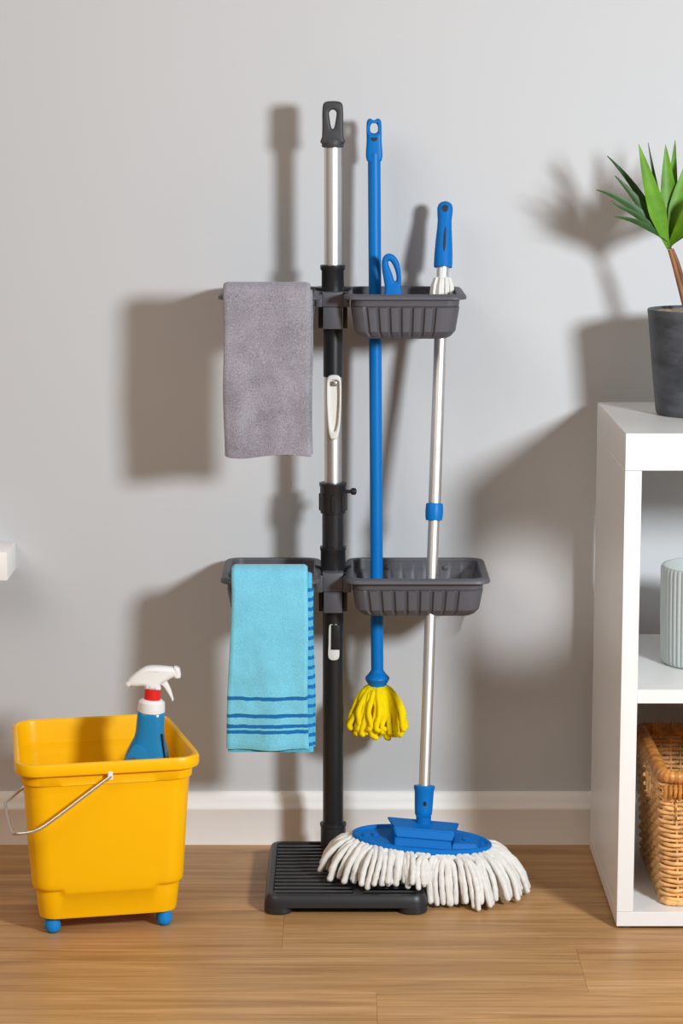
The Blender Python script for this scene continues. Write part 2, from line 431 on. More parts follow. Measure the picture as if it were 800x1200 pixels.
# baskets ------------------------------------------------------------
def basket(x0, x1, zt, zb, nrib, holes, hubside, tilt=0.0):
    """tapered ribbed basket; y from the wall side to the front; rim, body and pierced floor"""
    y0, y1 = -.226, -.020
    NX, NY, NC = nrib * 8, 56, 8
    def ring(off, z, rib=0.0, r=.024):
        P = rrect(x0+off, x1-off, y0+off, y1-off, max(.006, r-off*.3), NX, NY, NC)
        out = []
        for x, y, nx, ny, s, t in P:
            d = 0.0
            if rib:
                n = nrib if s in (0, 2) else 7
                if s >= 0:
                    f = (t * n) % 1.0
                    d = rib * (1 if .13 < f else -.55) + rib * .35 * math.sin(PI * f)
                else: d = rib
            out.append((x + nx*d, y + ny*d, z))
        return out
    h = zt - zb
    bm = new()
    th = .0026
    rings = [ring(.010, zt-.005), ring(.0115, zt-.019), ring(.0135, zt-.0205), ring(.0135, zt-.0225, .0024),
             ring(.0135 + .010*((h-.030)/h), zb+.0125, .0024), ring(.0255, zb+.004, .0014), ring(.030, zb+.0008), ring(.034, zb),
             ring(.034, zb+th), ring(.0275, zb+.005, -.0006), ring(.0245, zb+.012, -.0010), ring(.0165, zt-.023, -.0010), ring(.0140, zt-.018), ring(.0125, zt-.004)]
    loft(bm, rings, False, False)
    body = part('basket', bm, M_GREY, stand, 28)
    bm = new()
    rr = [ring(.010, zt-.0045), ring(.0035, zt-.0048), ring(.0008, zt-.0085), ring(0, zt-.0078), ring(.0004, zt-.0035), ring(.0035, zt-.0006), ring(.010, zt), ring(.0125, zt-.0008), ring(.0135, zt-.004)]
    rr.append(rr[0])
    loft(bm, rr, False, False)
    part('basket_rim', bm, M_GREY, body, 50)
    e = .0335
    P = [(x, y) for x, y, *_ in rrect(x0+e, x1-e, y0+e, y1-e, .012, 1, 1, 6)]
    bm = plate([P] + [oval(hx, hy, hr, hr*1.15, 24) for hx, hy, hr in holes], th, 0)
    xf(bm, Matrix.Translation((0, 0, zb + th/2)))
    part('basket_floor', bm, M_GREY, body)
    # a pair of screw bosses on the back wall, inside
    for t in (.3, .72):
        bm = new(); lathe(bm, [(.0042, 0), (.0042, .003), (.003, .0036)], 14, Matrix.Translation((x0 + (x1-x0)*t, y1-.0140, zt-.016)) @ Matrix.Rotation(PI/2, 4, 'X'))
        part('screw_boss', bm, M_GREY, body)
    return body
BM = lambda z: None
ZU, ZL = .9668, .5080
basket(.0045, .1990, ZU, .8940, 7, [(.0551, -.0865, .014), (.1625, -.092, .0125)], -1)
basket(.0070, .2410, ZL, .4415, 8, [(.0585, -.100, .0135), (.1465, -.166, .0125)], -1)
basket(-.1965, -.0315, ZU, .8940, 6, [], 1)
basket(-.1965, -.0330, ZL, .4415, 6, [], 1)

def hub(zt, h1, h2, left, right):
    """bridge between two baskets: pierced top plate, two-tier block in front of the pole, side cheeks"""
    out = smooth_closed([(left, -.180), (PX-.022, -.166), (PX-.018, -.160), (PX+.018, -.160), (PX+.021, -.166), (right, -.180), (right, -.060), (PX+.030, -.072), (PX+.022, -.078), (PX-.022, -.078), (PX-.030, -.072), (left, -.060)], 3)
    holes = [oval(PX, -.125, .0176, .0176, 24), oval(PX-.024, -.100, .0045, .009, 14), oval(PX+.024, -.100, .0045, .009, 14),
             oval(PX-.025, -.152, .0040, .0055, 14), ]
    bm = plate([out] + holes, .0045, .0008, 1); xf(bm, Matrix.Translation((0, 0, zt-.0030)))
    hp = part('hub_plate', bm, M_GREY, stand)
    bm = new(); box(bm, PX-.017, PX+.017, -.166, -.142, zt-h1, zt-.0005, .0015, 2); part('hub_block', bm, M_GREY, hp)
    bm = new(); box(bm, PX-.0155, PX+.0155, -.164, -.1405, zt-h1-h2, zt-h1-.0005, .0012, 2); part('hub_clip', bm, M_GREY, hp)
    for s, xe in ((-1, left), (1, right)):
        a, b = sorted((PX + s*.017, xe + s*.006))
        bm = new(); box(bm, a, b, -.171, -.166, zt-h1, zt-.004, .001); part('hub_cheek', bm, M_GREY, hp)
        a, b = sorted((PX + s*.0165, PX + s*.0235))
        bm = new(); box(bm, a, b, -.150, -.098, zt-h1-h2, zt-.006, .001); part('hub_side', bm, M_BLACK, hp)
    bm = new(); lathe(bm, [(.030, 0), (.030, .004), (.018, .004), (.018, 0)], 32, Matrix.Translation((PX, -.112, zt+.0006)) @ Matrix.Diagonal((1, .9, 1, 1)), False, False)
    part('hub_back_ring', bm, M_BLACK, hp)
hub(ZU, .024, .036, -.034, .007)
hub(ZL, .032, .036, -.036, .010)

# ------------------------------------------------------------------ blue-handled yellow mop
def world_thing(name, label, cat, loc):
    t = thing(name, label, cat, loc)
    def add(nm, bm, mt, parent=None, sm=35):
        xf(bm, Matrix.Translation(-Vector(loc))); return obj(nm, bm, mt, parent or t, sm)
    return t, add
TB = Vector((.0528, -.072, 1.2417)); BB = Vector((.0600, -.105, .300))
ax = (TB - BB).normalized()
def onax(z): return BB + (TB - BB) * ((z - BB.z) / (TB.z - BB.z))
t, add = world_thing('yellow_mop', 'thin blue-handled mop with short yellow strands, passing through both right baskets', 'mop', BB)
bm = new(); tube(bm, [onax(.31), onax(.75), onax(1.185)], .0104, 24); add('pole', bm, M_BLUE)
cu = smooth_closed([(-.0118, -.034), (-.0122, 0), (-.0122, .024), (-.0105, .0320), (-.006, .0345), (0, .0315), (.006, .0345), (.0105, .0320), (.0122, .024), (.0122, 0), (.0118, -.034)], 4)
h1 = smooth_closed([(-.0058, .0135), (-.0060, .022), (-.003, .0265), (.003, .0265), (.0060, .022), (.0058, .0135), (.0, .0105)], 5)
h2 = smooth_closed([(-.0052, .0035), (-.0040, -.0005), (0, -.0020), (.0040, -.0005), (.0052, .0035), (0, .0040)], 4)
bm = plate([cu, h1], .020, .005, 3)
MG = Matrix.Translation(onax(1.2075)) @ Matrix.Rotation(R(-.5), 4, 'Y') @ STANDUP
xf(bm, MG); g = add('grip', bm, M_BLUE)
bm = plate([h2], .0012, 0); xf(bm, MG @ Matrix.Translation((0, 0, .0101))); add('grip_recess_shade', bm, M_DARK, g)
Ma = align(onax(.3), onax(.5))
bm = new(); lathe(bm, [(.0105, .0), (.0155, -.004), (.0150, .004), (.0150, .006), (.0175, .010), (.0205, .016), (.0195, .0195), (.0150, .024), (.0115, .029), (.0105, .031)], 32, Ma)
add('flange', bm, M_BLUE)
hd = None
bm = new(); lathe(bm, [(.004, -.030), (.012, -.022), (.0145, -.006), (.0140, .002)], 24, Ma); hd = add('mop_core', bm, M_YMOP)
def strand(add, pts, r, mt, parent, n=8, k=4):
    P = spline(pts, k); rr = [r * (1 + .10*math.sin(i*2.1 + pts[0][0]*900)) for i in range(len(P))]
    bm = new(); tube(bm, P, rr, n, round_end=True)
    return add('strand', bm, mt, parent, 60)
c = onax(.300)
for lay_, cnt, r0, r1, zt in ((0, 24, .0135, .0475, .232), (1, 26, .0115, .042, .226), (2, 18, .009, .030, .226)):
    for i in range(cnt):
        a = 2*PI*(i + .5*lay_)/cnt + random.uniform(-.09, .09)
        q = random.uniform(.9, 1.06); zz = zt + random.uniform(-.005, .008)
        ca, sa = math.cos(a), math.sin(a) * .85
        tw = random.uniform(-.004, .004)
        pts = [(c.x + ca*r0*.8, c.y + sa*r0*.8, c.z + .003), (c.x + ca*(r0+.014)*q, c.y + sa*(r0+.014)*q, c.z - .008),
               (c.x + ca*r1*.84*q + tw, c.y + sa*r1*.84*q, .266), (c.x + ca*r1*q - tw, c.y + sa*r1*q, zz + .006), (c.x + ca*r1*1.02*q, c.y + sa*r1*1.02*q, zz)]
        strand(add, pts, random.uniform(.0044, .0052), M_YMOP, hd)

# ------------------------------------------------------------------ white fringed mop leaning through the baskets
HC = Vector((.1305, -.272, .088))              # centre of the oval head plate
TB = Vector((.1700, -.066, 1.108)); BB = Vector((.1322, -.258, .100))
def onax(z): return BB + (TB - BB) * ((z - BB.z) / (TB.z - BB.z))
t, add = world_thing('fringed_mop', 'silver-poled mop with blue oval head and white yarn fringe on the floor', 'mop', (HC.x, HC.y, 0))
bm = new(); tube(bm, [onax(.155), onax(.4), onax(.615)], .0092, 24); add('lower_pole', bm, M_ALU)
bm = new(); tube(bm, [onax(.60), onax(.8), onax(1.03)], .0102, 24); add('upper_pole', bm, M_ALU)
Mc = align(onax(.6085), onax(.7))
bm = new(); lathe(bm, [(.0100, -.0145), (.0132, -.014), (.0142, -.009), (.0146, 0), (.0142, .009), (.0134, .0135), (.0105, .014)], 28, Mc)
lk = add('twist_lock', bm, M_BLUE)
bm = new(); lathe(bm, [(.0028, 0), (.0030, .0018), (.001, .0026)], 16, Mc @ Matrix.Translation((-.003, -.0138, .0)) @ Matrix.Rotation(PI/2, 4, 'X') @ Matrix.Diagonal((1, 2, 1, 1))); add('lock_dimple', bm, M_BLUE, lk)
# moulded blue grip, waisted, black plates stand for shade in finger slot and hanging hole
Mg = align(onax(1.0015), onax(1.108))
Lg = .1085
sec = [(0, .0148), (.004, .0152), (.02, .0150), (.045, .0136), (.065, .0120), (.078, .0116), (.088, .0126), (.097, .0130), (.1035, .0110), (.107, .0070), (.1085, .002)]
bm = new(); rings = []
for z, r in sec:
    fl = 1 - .35 * max(0, min(1, (z - .06)/.03))
    rings.append([Mg @ Vector((r*math.cos(2*PI*i/28), r*fl*math.sin(2*PI*i/28), z)) for i in range(28)])
loft(bm, rings); gp = add('grip', bm, M_BLUE2)
slot = smooth_closed([(.0005, .024), (-.0018, .036), (-.0008, .052), (.0018, .0665), (.0026, .052), (.0024, .036)], 5)
for nm, out, yo, th in (('finger_slot_shade', slot, -.0138, .0022), ('hanging_hole_shade', smooth_closed([(-.0045, .0945), (0, .0895), (.0045, .0945), (.003, .1005), (-.003, .1005)], 5), -.0086, .002)):
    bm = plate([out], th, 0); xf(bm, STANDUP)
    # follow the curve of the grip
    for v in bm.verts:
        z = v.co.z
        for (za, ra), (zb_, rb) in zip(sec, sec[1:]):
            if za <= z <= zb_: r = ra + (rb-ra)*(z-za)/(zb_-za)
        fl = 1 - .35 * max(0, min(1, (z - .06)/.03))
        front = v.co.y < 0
        v.co.y = -math.sqrt(max(1e-6, 1 - (v.co.x/r)**2)) * r*fl - ((.0012 if nm == 'hanging_hole_shade' else .0005) if front else -.002)
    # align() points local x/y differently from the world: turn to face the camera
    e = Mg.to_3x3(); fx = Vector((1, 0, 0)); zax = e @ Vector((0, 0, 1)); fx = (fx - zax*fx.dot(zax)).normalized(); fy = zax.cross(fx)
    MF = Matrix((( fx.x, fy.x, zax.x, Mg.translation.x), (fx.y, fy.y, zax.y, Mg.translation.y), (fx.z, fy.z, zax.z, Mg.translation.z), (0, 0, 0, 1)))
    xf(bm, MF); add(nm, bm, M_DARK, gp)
# ivory fluted collar in the upper basket
Mf = align(onax(.950), onax(.99))
bm = new(); lathe(bm, [(.0105, 0), (.0150, .001), (.0145, .022), (.0118, .034), (.0104, .036)], 24, Mf); fc = add('fluted_collar', bm, M_IVORY); tag(fc, 'ivory fluted collar')
for k in range(10):
    a = 2*PI*k/10 + .25
    Mr = Mf @ Matrix.Rotation(a, 4, 'Z')
    bm = new(); tube(bm, [Mr @ Vector(p) for p in ((.0172, 0, -.004), (.0176, 0, .010), (.0165, 0, .022), (.0128, 0, .0345))], [.0027, .0028, .0026, .0018], 8); add('flute', bm, M_IVORY, fc)
# blue socket above the head
Ms = align(onax(.1), onax(.2))
z0 = 1.0
def sz(z): return (z - .100) * 1.0
bm = new(); lathe(bm, [(.0118, sz(.094)), (.0118, sz(.122)), (.0140, sz(.126)), (.0146, sz(.134)), (.0158, sz(.164)), (.0172, sz(.167)), (.0172, sz(.172)), (.0096, sz(.1725))], 30, Ms)
sk = add('socket', bm, M_BLUE)
bm = new(); lathe(bm, [(.0028, 0), (.0028, .002)], 14, Matrix.Translation(onax(.145) + Vector((0.001, -.0136, 0))) @ Matrix.Rotation(PI/2, 4, 'X') @ Matrix.Diagonal((1, 1.6, 1, 1))); add('pin_hole_shade', bm, M_DARK, sk)
# oval plate (slightly tipped to the front) with raised bracket
tipm = Matrix.Translation(HC) @ Matrix.Rotation(R(2.0), 4, 'X') @ Matrix.Rotation(R(5.0), 4, 'Y')
A, B = .1130, .0610
bm = new()
rings = []
for z, off in ((-.008, .004), (-.008, .0), (-.002, -.001), (.003, .0), (.0045, .002), (.0042, .006), (.0005, .009), (.0, .012)):
    rings.append([tipm @ Vector(((A-off)*math.cos(2*PI*i/72), (B-off)*math.sin(2*PI*i/72), z)) for i in range(72)])
loft(bm, rings); pl = add('head_plate', bm, M_BLUE2)
def prism(top, bot, zt, zb, bev=.0015):
    bm = new(); loft(bm, [[(x, y, zb) for x, y in bot], [(x, y, zt) for x, y in top]])
    if bev: bmesh.ops.bevel(bm, geom=list(bm.edges), offset=bev, segments=2, affect='EDGES')
    return xf(bm, tipm)
add('bracket_base', prism([(-.046, -.040), (.044, -.040), (.050, .030), (-.050, .030)], [(-.046, -.044), (.046, -.044), (.052, .034), (-.050, .034)], .0125, .0), M_BLUE2, pl)
add('bracket', prism([(-.050, -.030), (.050, -.030), (.060, .020), (-.060, .022)], [(-.044, -.036), (.046, -.036), (.054, .026), (-.050, .026)], .0270, .0120, .002), M_BLUE2, pl)
add('pedal', prism([(.048, -.034), (.086, -.026), (.092, .012), (.052, .026)], [(.046, -.038), (.090, -.028), (.096, .014), (.052, .030)], .0085, .0, .0012), M_BLUE2, pl)
bm = new(); lathe(bm, [(.006, 0), (.006, .0016), (.004, .002)], 14, tipm @ Matrix.Translation((.071, -.008, .0085))); add('pedal_dimple', bm, M_BLUE, pl)
for sx in (-.092, -.076):
    bm = new(); lathe(bm, [(.006, 0), (.0055, .003), (.004, .0035)], 14, tipm @ Matrix.Translation((sx, .004*(sx+.08)/.01, .0))); add('plate_boss', bm, M_BLUE2, pl)
bm = new(); 
lathe(bm, [(.0125, 0), (.012, .010), (.0118, .016)], 20, tipm @ Matrix.Translation((.0, .006, .022))); add('socket_foot', bm, M_BLUE2, pl)
# fringe
def ground(x, y):
    return .0312 if (X0 - .004 < x < X1 + .004 and Y0 - .004 < y < Y1 + .004) else 0.0
fr = pl
n1 = 0
for lay_, cnt, ext, drop in ((0, 94, .052, 0), (1, 86, .038, -.004), (2, 56, .020, -.006)):
    for i in range(cnt):
        a = 2*PI*(i + .5*lay_)/cnt + random.uniform(-.035, .035)
        ca, sa = math.cos(a), math.sin(a)
        nrm = Vector((ca/A, sa/B, 0)).normalized()
        if ca*0 + sa > .55 and lay_ == 2: continue
        s = tipm @ Vector(((A-.004)*ca, (B-.004)*sa, -.004 - .003*lay_))
        rad = random.uniform(.0042, .0050)
        e = ext * random.uniform(.80, 1.12) * (1 + .25*max(0, ca)) * (.72 if abs(ca) < .5 and sa < 0 else 1.0)
        tang = Vector((-nrm.y, nrm.x, 0)) * random.uniform(-.019, .019)
        d = nrm * e + tang
        tip = s + d; tip.z = 0
        mid = s + d*.80
        gz = max(ground(tip.x, tip.y), ground(mid.x, mid.y)) + rad + random.uniform(0, .010) * (lay_ != 2)
        gz += .002
        m2 = s + d*.45 + tang*.4; m2.z = s.z - (s.z - gz)*.16
        m3 = s + d*.82 + tang*.3; m3.z = s.z - (s.z - gz)*.55
        tip.z = gz
        strand(add, [s, m2, m3, tip], rad, M_WMOP, fr, 8, 4)

# ------------------------------------------------------------------ small brush in the upper right basket
t, add = world_thing('scrub_brush', 'small blue brush whose loop handle sticks up out of the upper right basket', 'brush', (.0835, -.135, .8968))
o1 = smooth_closed([(-.0125, 0), (-.0135, .018), (-.0170, .040), (-.0185, .055), (-.0160, .066), (-.0085, .0715), (.001, .069), (.009, .058), (.0125, .040), (.0130, .018), (.0120, 0)], 5)
h1 = smooth_closed([(.0020, .028), (-.0020, .040), (-.0070, .053), (-.0078, .0590), (-.0040, .0585), (.0012, .050), (.0048, .038), (.0050, .0290)], 5)
bm = plate([o1, h1], .014, .005, 3); xf(bm, Matrix.Translation((.0835, -.135, .955)) @ STANDUP); h = add('loop_handle', bm, M_BLUE2)
bm = new(); loft(bm, [[(.0835 + x, -.135 + y, z) for x, y, *_ in rrect(-a, a, -b, b, .005, 2, 2, 5)] for z, a, b in ((.922, .0125, .007), (.935, .0118, .0068), (.958, .0122, .0068))]); add('neck', bm, M_BLUE2, h)
bm = new(); loft(bm, [[(.0835 + x, -.135 + y, z) for x, y, *_ in rrect(-a, a, -b, b, .006, 2, 2, 5)] for z, a, b in ((.910, .011, .018), (.914, .0125, .020), (.920, .0125, .020), (.924, .0115, .018))]); hb = add('brush_block', bm, M_BLUE2)
bm = new()
for ix in range(4):
    for iy in range(6):
        px, py = .0835 - .0075 + ix*.005, -.135 - .0135 + iy*.0054
        tube(bm, [(px, py, .912), (px, py, .8972)], [.0016, .0022], 6)
o = add('bristles', bm, M_SPRAYW, hb); o['kind'] = 'stuff'

# ------------------------------------------------------------------ towels
def sheet(prof, x_of, nu, thick, amp, seed, hang=lambda u: 0.0):
    """cloth strip: prof is a list of (y, z, s); x_of(u, s) gives x; closed thick sheet, rounded edges"""
    bm = new(); P = [Vector((0, p[0], p[1])) for p in prof]
    N_ = []
    for i in range(len(P)):
        t_ = (P[min(i+1, len(P)-1)] - P[max(i-1, 0)]).normalized(); N_.append(Vector((0, -t_.z, t_.y)))
    rings = []
    for i, p in enumerate(P):
        s = prof[i][2]; top, bot = [], []
        endf = min(1, (i+.6)/2.5, (len(P)-1-i+.6)/2.5)
        for k in range(nu+1):
            u = k/nu; e = min(u, 1-u)
            hf = math.sqrt(min(1, max(0, e*nu/4)) ) if e*nu < 4 else 1
            hf = max(.12, hf) * math.sqrt(endf)
            x = x_of(u, s)
            wv = (noise.noise(Vector((x*22 + seed, s*5, seed))) * amp + noise.noise(Vector((x*60, s*50, seed))) * amp*.22) * min(1, s*6)
            q = Vector((x, p.y, p.z + hang(u)*min(1, s*5))) + N_[i]*wv
            fz = noise.noise(Vector((x*420, s*420, seed)))*.0005
            top.append(q + N_[i]*(thick/2*hf + fz)); bot.append(q - N_[i]*(thick/2*hf))
        rings.append(top + bot[::-1])
    loft(bm, rings)
    return bm
def over_rim(zr, y_front, y_in, z_in, z_bot, bulge, n=60):
    """profile: from inside the basket up over the front rim and down in front; s = distance along front fall"""
    pts = [(y_in + .004, z_in), (y_in, zr - .02), (y_in, zr + .000)]
    r = (y_in - y_front)/2; cy = (y_in + y_front)/2
    for i in range(1, 9):
        a = PI*i/9; pts.append((cy + r*math.cos(a), zr + .003 + r*.75*math.sin(a)))
    m = 0
    out = [(y, z, 0.0) for y, z in pts]
    for i in range(n+1):
        t_ = i/n; z = zr - (zr - z_bot)*t_
        out.append((y_front - bulge*math.sin(PI*min(1, t_*1.15)) , z, (zr - z)))
    return out
M_GTOW = terry('grey_terry', (.30, .278, .318), .38)
tw = thing('grey_towel', 'folded grey terry towel hanging over the front of the upper left basket', 'towel', (-.117, -.235, .71))
def tow(name, bm, mt, root):
    xf(bm, Matrix.Translation(-root.location)); return obj(name, bm, mt, root, 60)
zr = .9660
xo = lambda u, s: -.1862 + .1375*u + .0012*math.sin(s*30) - .0005
tow('front_fold', sheet(over_rim(zr, -.2400, -.2025, .93, .711, .002), xo, 90, .0075, .007, 3.1, lambda u: -.0022*math.sin(u*7) - .002*(u < .5) * (1 - 2*u) + .003*math.exp(-u*40)), M_GTOW, tw)
xi = lambda u, s: -.1842 + .1385*u + .001*math.sin(s*26)
tow('back_fold', sheet(over_rim(zr - .004, -.2320, -.2100, .935, .713, .000), xi, 70, .005, .001, 6.4), M_GTOW, tw)
zb = .2274
st = [(.2865, .2910), (.2585, .2632), (.2415, .2458), (.2325, .2367)]
SB = [(a - .228, b - .228) for a, b in ((.3128, .3190), (.2840, .2902), (.2665, .2725), (.2570, .2630))]
M_BTOW = terry('sky_blue_terry', (.19, .60, .78), .16, SB, (.002, .15, .42))
DB = [(.262 - .016*i, .268 - .016*i) for i in range(18)]
M_BTOW2 = terry('blue_chequered_terry', (.10, .50, .74), .2, DB, (.002, .17, .45))
tw = thing('blue_towel', 'folded sky-blue towel with dark blue stripes hanging over the lower left basket', 'towel', (-.115, -.236, .228))
zr = .5095
def xb(u, s):
    l = -.1768 - .0105*max(0, (s-.02)/.26); r = -.0548 + .0015*max(0, (s-.02)/.26)
    return l + (r-l)*u + .001*math.sin(s*24)
tow('front_fold', sheet(over_rim(zr, -.2410, -.2010, .47, .2300, .004), xb, 90, .009, .006, 9.2, lambda u: .001*math.sin(u*9) + .003*math.exp(-u*40)), M_BTOW, tw)
def xb2(u, s):
    l = -.1752 - .0095*max(0, (s-.02)/.26); r = -.0485 + .0035*max(0, (s-.02)/.26)
    return l + (r-l)*u + .0012*math.sin(s*40+1)
tow('middle_fold', sheet(over_rim(zr - .005, -.2330, -.2085, .475, .2240, .001), xb2, 70, .0065, .001, 1.7), M_BTOW2, tw)
def xb3(u, s):
    l = -.1738 - .0080*max(0, (s-.02)/.26); r = -.0455 + .0040*max(0, (s-.02)/.26)
    return l + (r-l)*u + .001*math.sin(s*31+2)
bm = sheet([(-.2285, .494, 0.0)] + [(-.2285 + .0006*math.sin(i), .494 - .262*i/40, .02 + .262*i/40) for i in range(1, 41)], xb3, 60, .004, .0006, 4.4)
tow('back_fold', bm, M_BTOW2, tw)

# ------------------------------------------------------------------ yellow bucket
BK = (-.381, -.360, 0.0)
bk = thing('bucket', 'square yellow mop bucket with wire handle on four blue feet', 'bucket', BK, (0, 0, R(12)))
def brg(a, b, z, r, bulge=0.0):
    out = []
    for x, y, nx, ny, s, t in rrect(-a, a, -b, b, r, 48, 24, 10):
        d = 0.0
        if bulge and s in (0, 2):
            e = abs(x) - .074
            d = bulge * max(0, min(1, -e/.006))
        k = 1.025 - .13*((y + ny*d) + .146)/.292
        out.append(((x + nx*d)*k, y + ny*d, z*1.09))
    return out
bm = new()
rings = []
# outside, from the bottom up: narrow foot, step with a front tongue, tapered wall, collar, rolled lip, then down inside
rings += [brg(.100, .106, .022, .022), brg(.106, .112, .0245, .026), brg(.1075, .1135, .030, .027)]
rings += [brg(.1105, .1165, .057, .028), brg(.1108, .1168, .061, .028, .0035), brg(.1112, .1172, .0655, .028, .0045), brg(.1155, .1215, .069, .030, .0006), brg(.1168, .1228, .0725, .031), brg(.1175, .1235, .081, .031)]
rings += [brg(.1265, .1325, .2225, .033), brg(.1290, .1350, .2235, .034), brg(.1300, .1360, .2245, .034, -.0016), brg(.1312, .1372, .2385, .034, -.0010)]
rings += [brg(.1330, .1390, .2395, .035), brg(.1372, .1432, .2392, .037), brg(.1392, .1452, .2402, .038), brg(.1402, .1462, .244, .038), brg(.1402, .1462, .252, .038), brg(.1385, .1445, .2562, .037), brg(.1350, .1410, .2570, .036), brg(.1318, .1378, .2552, .034), brg(.1295, .1355, .248, .033)]
rings += [brg(.1235, .1295, .19, .031), brg(.1130, .1190, .078, .028), brg(.1065, .1125, .068, .026), brg(.1035, .1095, .032, .024), brg(.095, .100, .0275, .02)]
loft(bm, rings)
body = obj('bucket_body', bm, M_YEL, bk, 40)
for sx in (-1, 1):
    for sy in (-1, 1):
        bm = new(); lathe(bm, [(.004, 0), (.009, .0012), (.0118, .006), (.0125, .012), (.0118, .019), (.0108, .0250)], 20)
        obj('bucket_foot', bm, M_FOOT, bk, 60, loc=(sx*(.0865 if sy < 0 else .074), sy*.0925, 0))
pz = .2550; py = .1445
pts = [(.002, -py-.001, pz+.003), (-.010, -py-.0015, pz-.005), (-.103, -.1455, .1825), (-.1225, -.1450, .1765), (-.1420, -.1400, .1745), (-.1480, -.1300, .1720),
       (-.1430, .105, .152), (-.1380, .118, .152), (-.1200, .138, .160), (-.103, .1455, .172), (-.010, py+.0015, pz-.005), (.002, py+.001, pz+.003)]
P = []
for i in range(len(pts)-1):      # straight runs with softly rounded bends
    a, b = Vector(pts[i]), Vector(pts[i+1]); L_ = (b-a).length
    for k in range(4): P.append(a + (b-a)*k/4)
P.append(Vector(pts[-1]))
for _ in range(2):
    P = [P[0]] + [(P[i-1] + 2*P[i] + P[i+1])/4 for i in range(1, len(P)-1)] + [P[-1]]
bm = new(); tube(bm, P, .0027, 12); hn = obj('wire_handle', bm, M_STEEL, bk, 60)
for s in (-1, 1):
    bm = new(); box(bm, -.0035, .0045, min(s*.1415, s*.1475), max(s*.1415, s*.1475), .2520, .2650, .0015, 2); obj('handle_clip', bm, M_IVORY, bk)

# ------------------------------------------------------------------ spray bottle standing in the bucket
import mathutils
Rb = Matrix.Rotation(R(12), 4, 'Z')
sp_loc = Matrix.Translation(BK) @ Rb @ Vector((.0585, -.006, .0306))
sp = thing('spray_bottle', 'blue spray bottle with white trigger head and red ring, standing in the yellow bucket', 'spray bottle', sp_loc)
sp.rotation_euler = (0, R(4.6), R(0)); sp.scale = (1, 1, .974)
def ssec(hx0, hx1, hy, z, p=2.6, n=36):
    """rounded section between x = hx0 and hx1"""
    out = []; cx = (hx0+hx1)/2; rx = (hx1-hx0)/2
    for i in range(n):
        a = 2*PI*i/n; c_, s_ = math.cos(a), math.sin(a)
        out.append((cx + rx*math.copysign(abs(c_)**(2/p), c_), hy*math.copysign(abs(s_)**(2/p), s_), z))
    return out
bm = new()
prof = [(-.029, .029, .018, .0), (-.0335, .0335, .0225, .003), (-.0345, .0345, .024, .012), (-.0375, .0350, .024, .08), (-.0390, .0350, .024, .150), (-.0400, .0348, .024, .195),
        (-.0388, .0342, .0236, .213), (-.0345, .0318, .0230, .231), (-.0285, .0282, .0218, .246), (-.0238, .0245, .0205, .257), (-.0222, .0226, .0198, .268), (-.0216, .0218, .0190, .290), (-.0214, .0214, .0185, .300), (-.0175, .0180, .015, .303)]
loft(bm, [ssec(a, b, h_, z) for a, b, h_, z in prof]); obj('bottle_body', bm, M_BOTTLE, sp, 50)
# raised shoulder panel on the front
lab = smooth_closed([(-.036, .175), (-.0360, .205), (-.0310, .228), (-.0230, .246), (-.0130, .249), (-.002, .238), (.0055, .218), (.008, .175)], 5)
bm = plate([lab], .0030, .0008, 1); xf(bm, Matrix.Translation((0, -.0236, 0)) @ STANDUP); pn = obj('shoulder_panel', bm, M_BOTTLE, sp)
lab2 = smooth_closed([(-.0345, .175), (-.0345, .202), (-.0300, .220), (-.0230, .229), (-.0140, .226), (-.007, .214), (-.003, .195), (-.002, .175)], 5)
bm = plate([lab2], .0016, .0004, 1); xf(bm, Matrix.Translation((0, -.0255, 0)) @ STANDUP); obj('grey_panel', bm, M_DECAL, pn)
bm = new(); tube(bm, [(.0205, -.0155, .268), (.0235, -.0165, .250), (.0285, -.0172, .225), (.0300, -.0180, .190)], .0016, 8); obj('edge_seam', bm, M_BLACK, sp)
bm = new(); lathe(bm, [(.0195, .2985), (.0212, .300), (.0215, .305), (.0205, .316), (.0150, .3205)], 32); obj('neck_collar', bm, M_SPRAYW, sp)
bm = new(); lathe(bm, [(.0118, .319), (.0130, .320), (.0130, .336), (.0120, .337)], 28); obj('red_ring', bm, M_RED, sp)
head = smooth_closed([(-.0430, .3425), (-.0340, .3560), (-.0200, .3690), (-.0080, .3745), (.0100, .3760), (.0290, .3755), (.0355, .3735), (.0385, .3690), (.0395, .3605), (.0300, .3590), (.0200, .3520), (.0120, .3455), (.0115, .3370), (-.0110, .3370), (-.0140, .3415), (-.0280, .3395), (-.0410, .3400)], 5)
bm = plate([head], .024, .007, 4); xf(bm, STANDUP)
for v in bm.verts:      # narrower towards the nozzle and the back
    v.co.y *= 1 - .35*abs(v.co.x/.043)
hd_ = obj('trigger_head', bm, M_SPRAYW, sp, 50)
bm = plate([smooth_closed([(.0310, .3770), (.0385, .3755), (.0410, .3700), (.0420, .3600), (.0335, .3590), (.0315, .3680)], 4)], .017, .003, 2); xf(bm, STANDUP); obj('nozzle', bm, M_SPRAYW, hd_)
bm = plate([smooth_closed([(.0125, .3470), (.0200, .3520), (.0235, .3480), (.0290, .3370), (.0335, .3225), (.0320, .3215), (.0250, .3320), (.0170, .3430)], 4)], .012, .002, 2); xf(bm, STANDUP); obj('trigger', bm, M_SPRAYW, hd_)

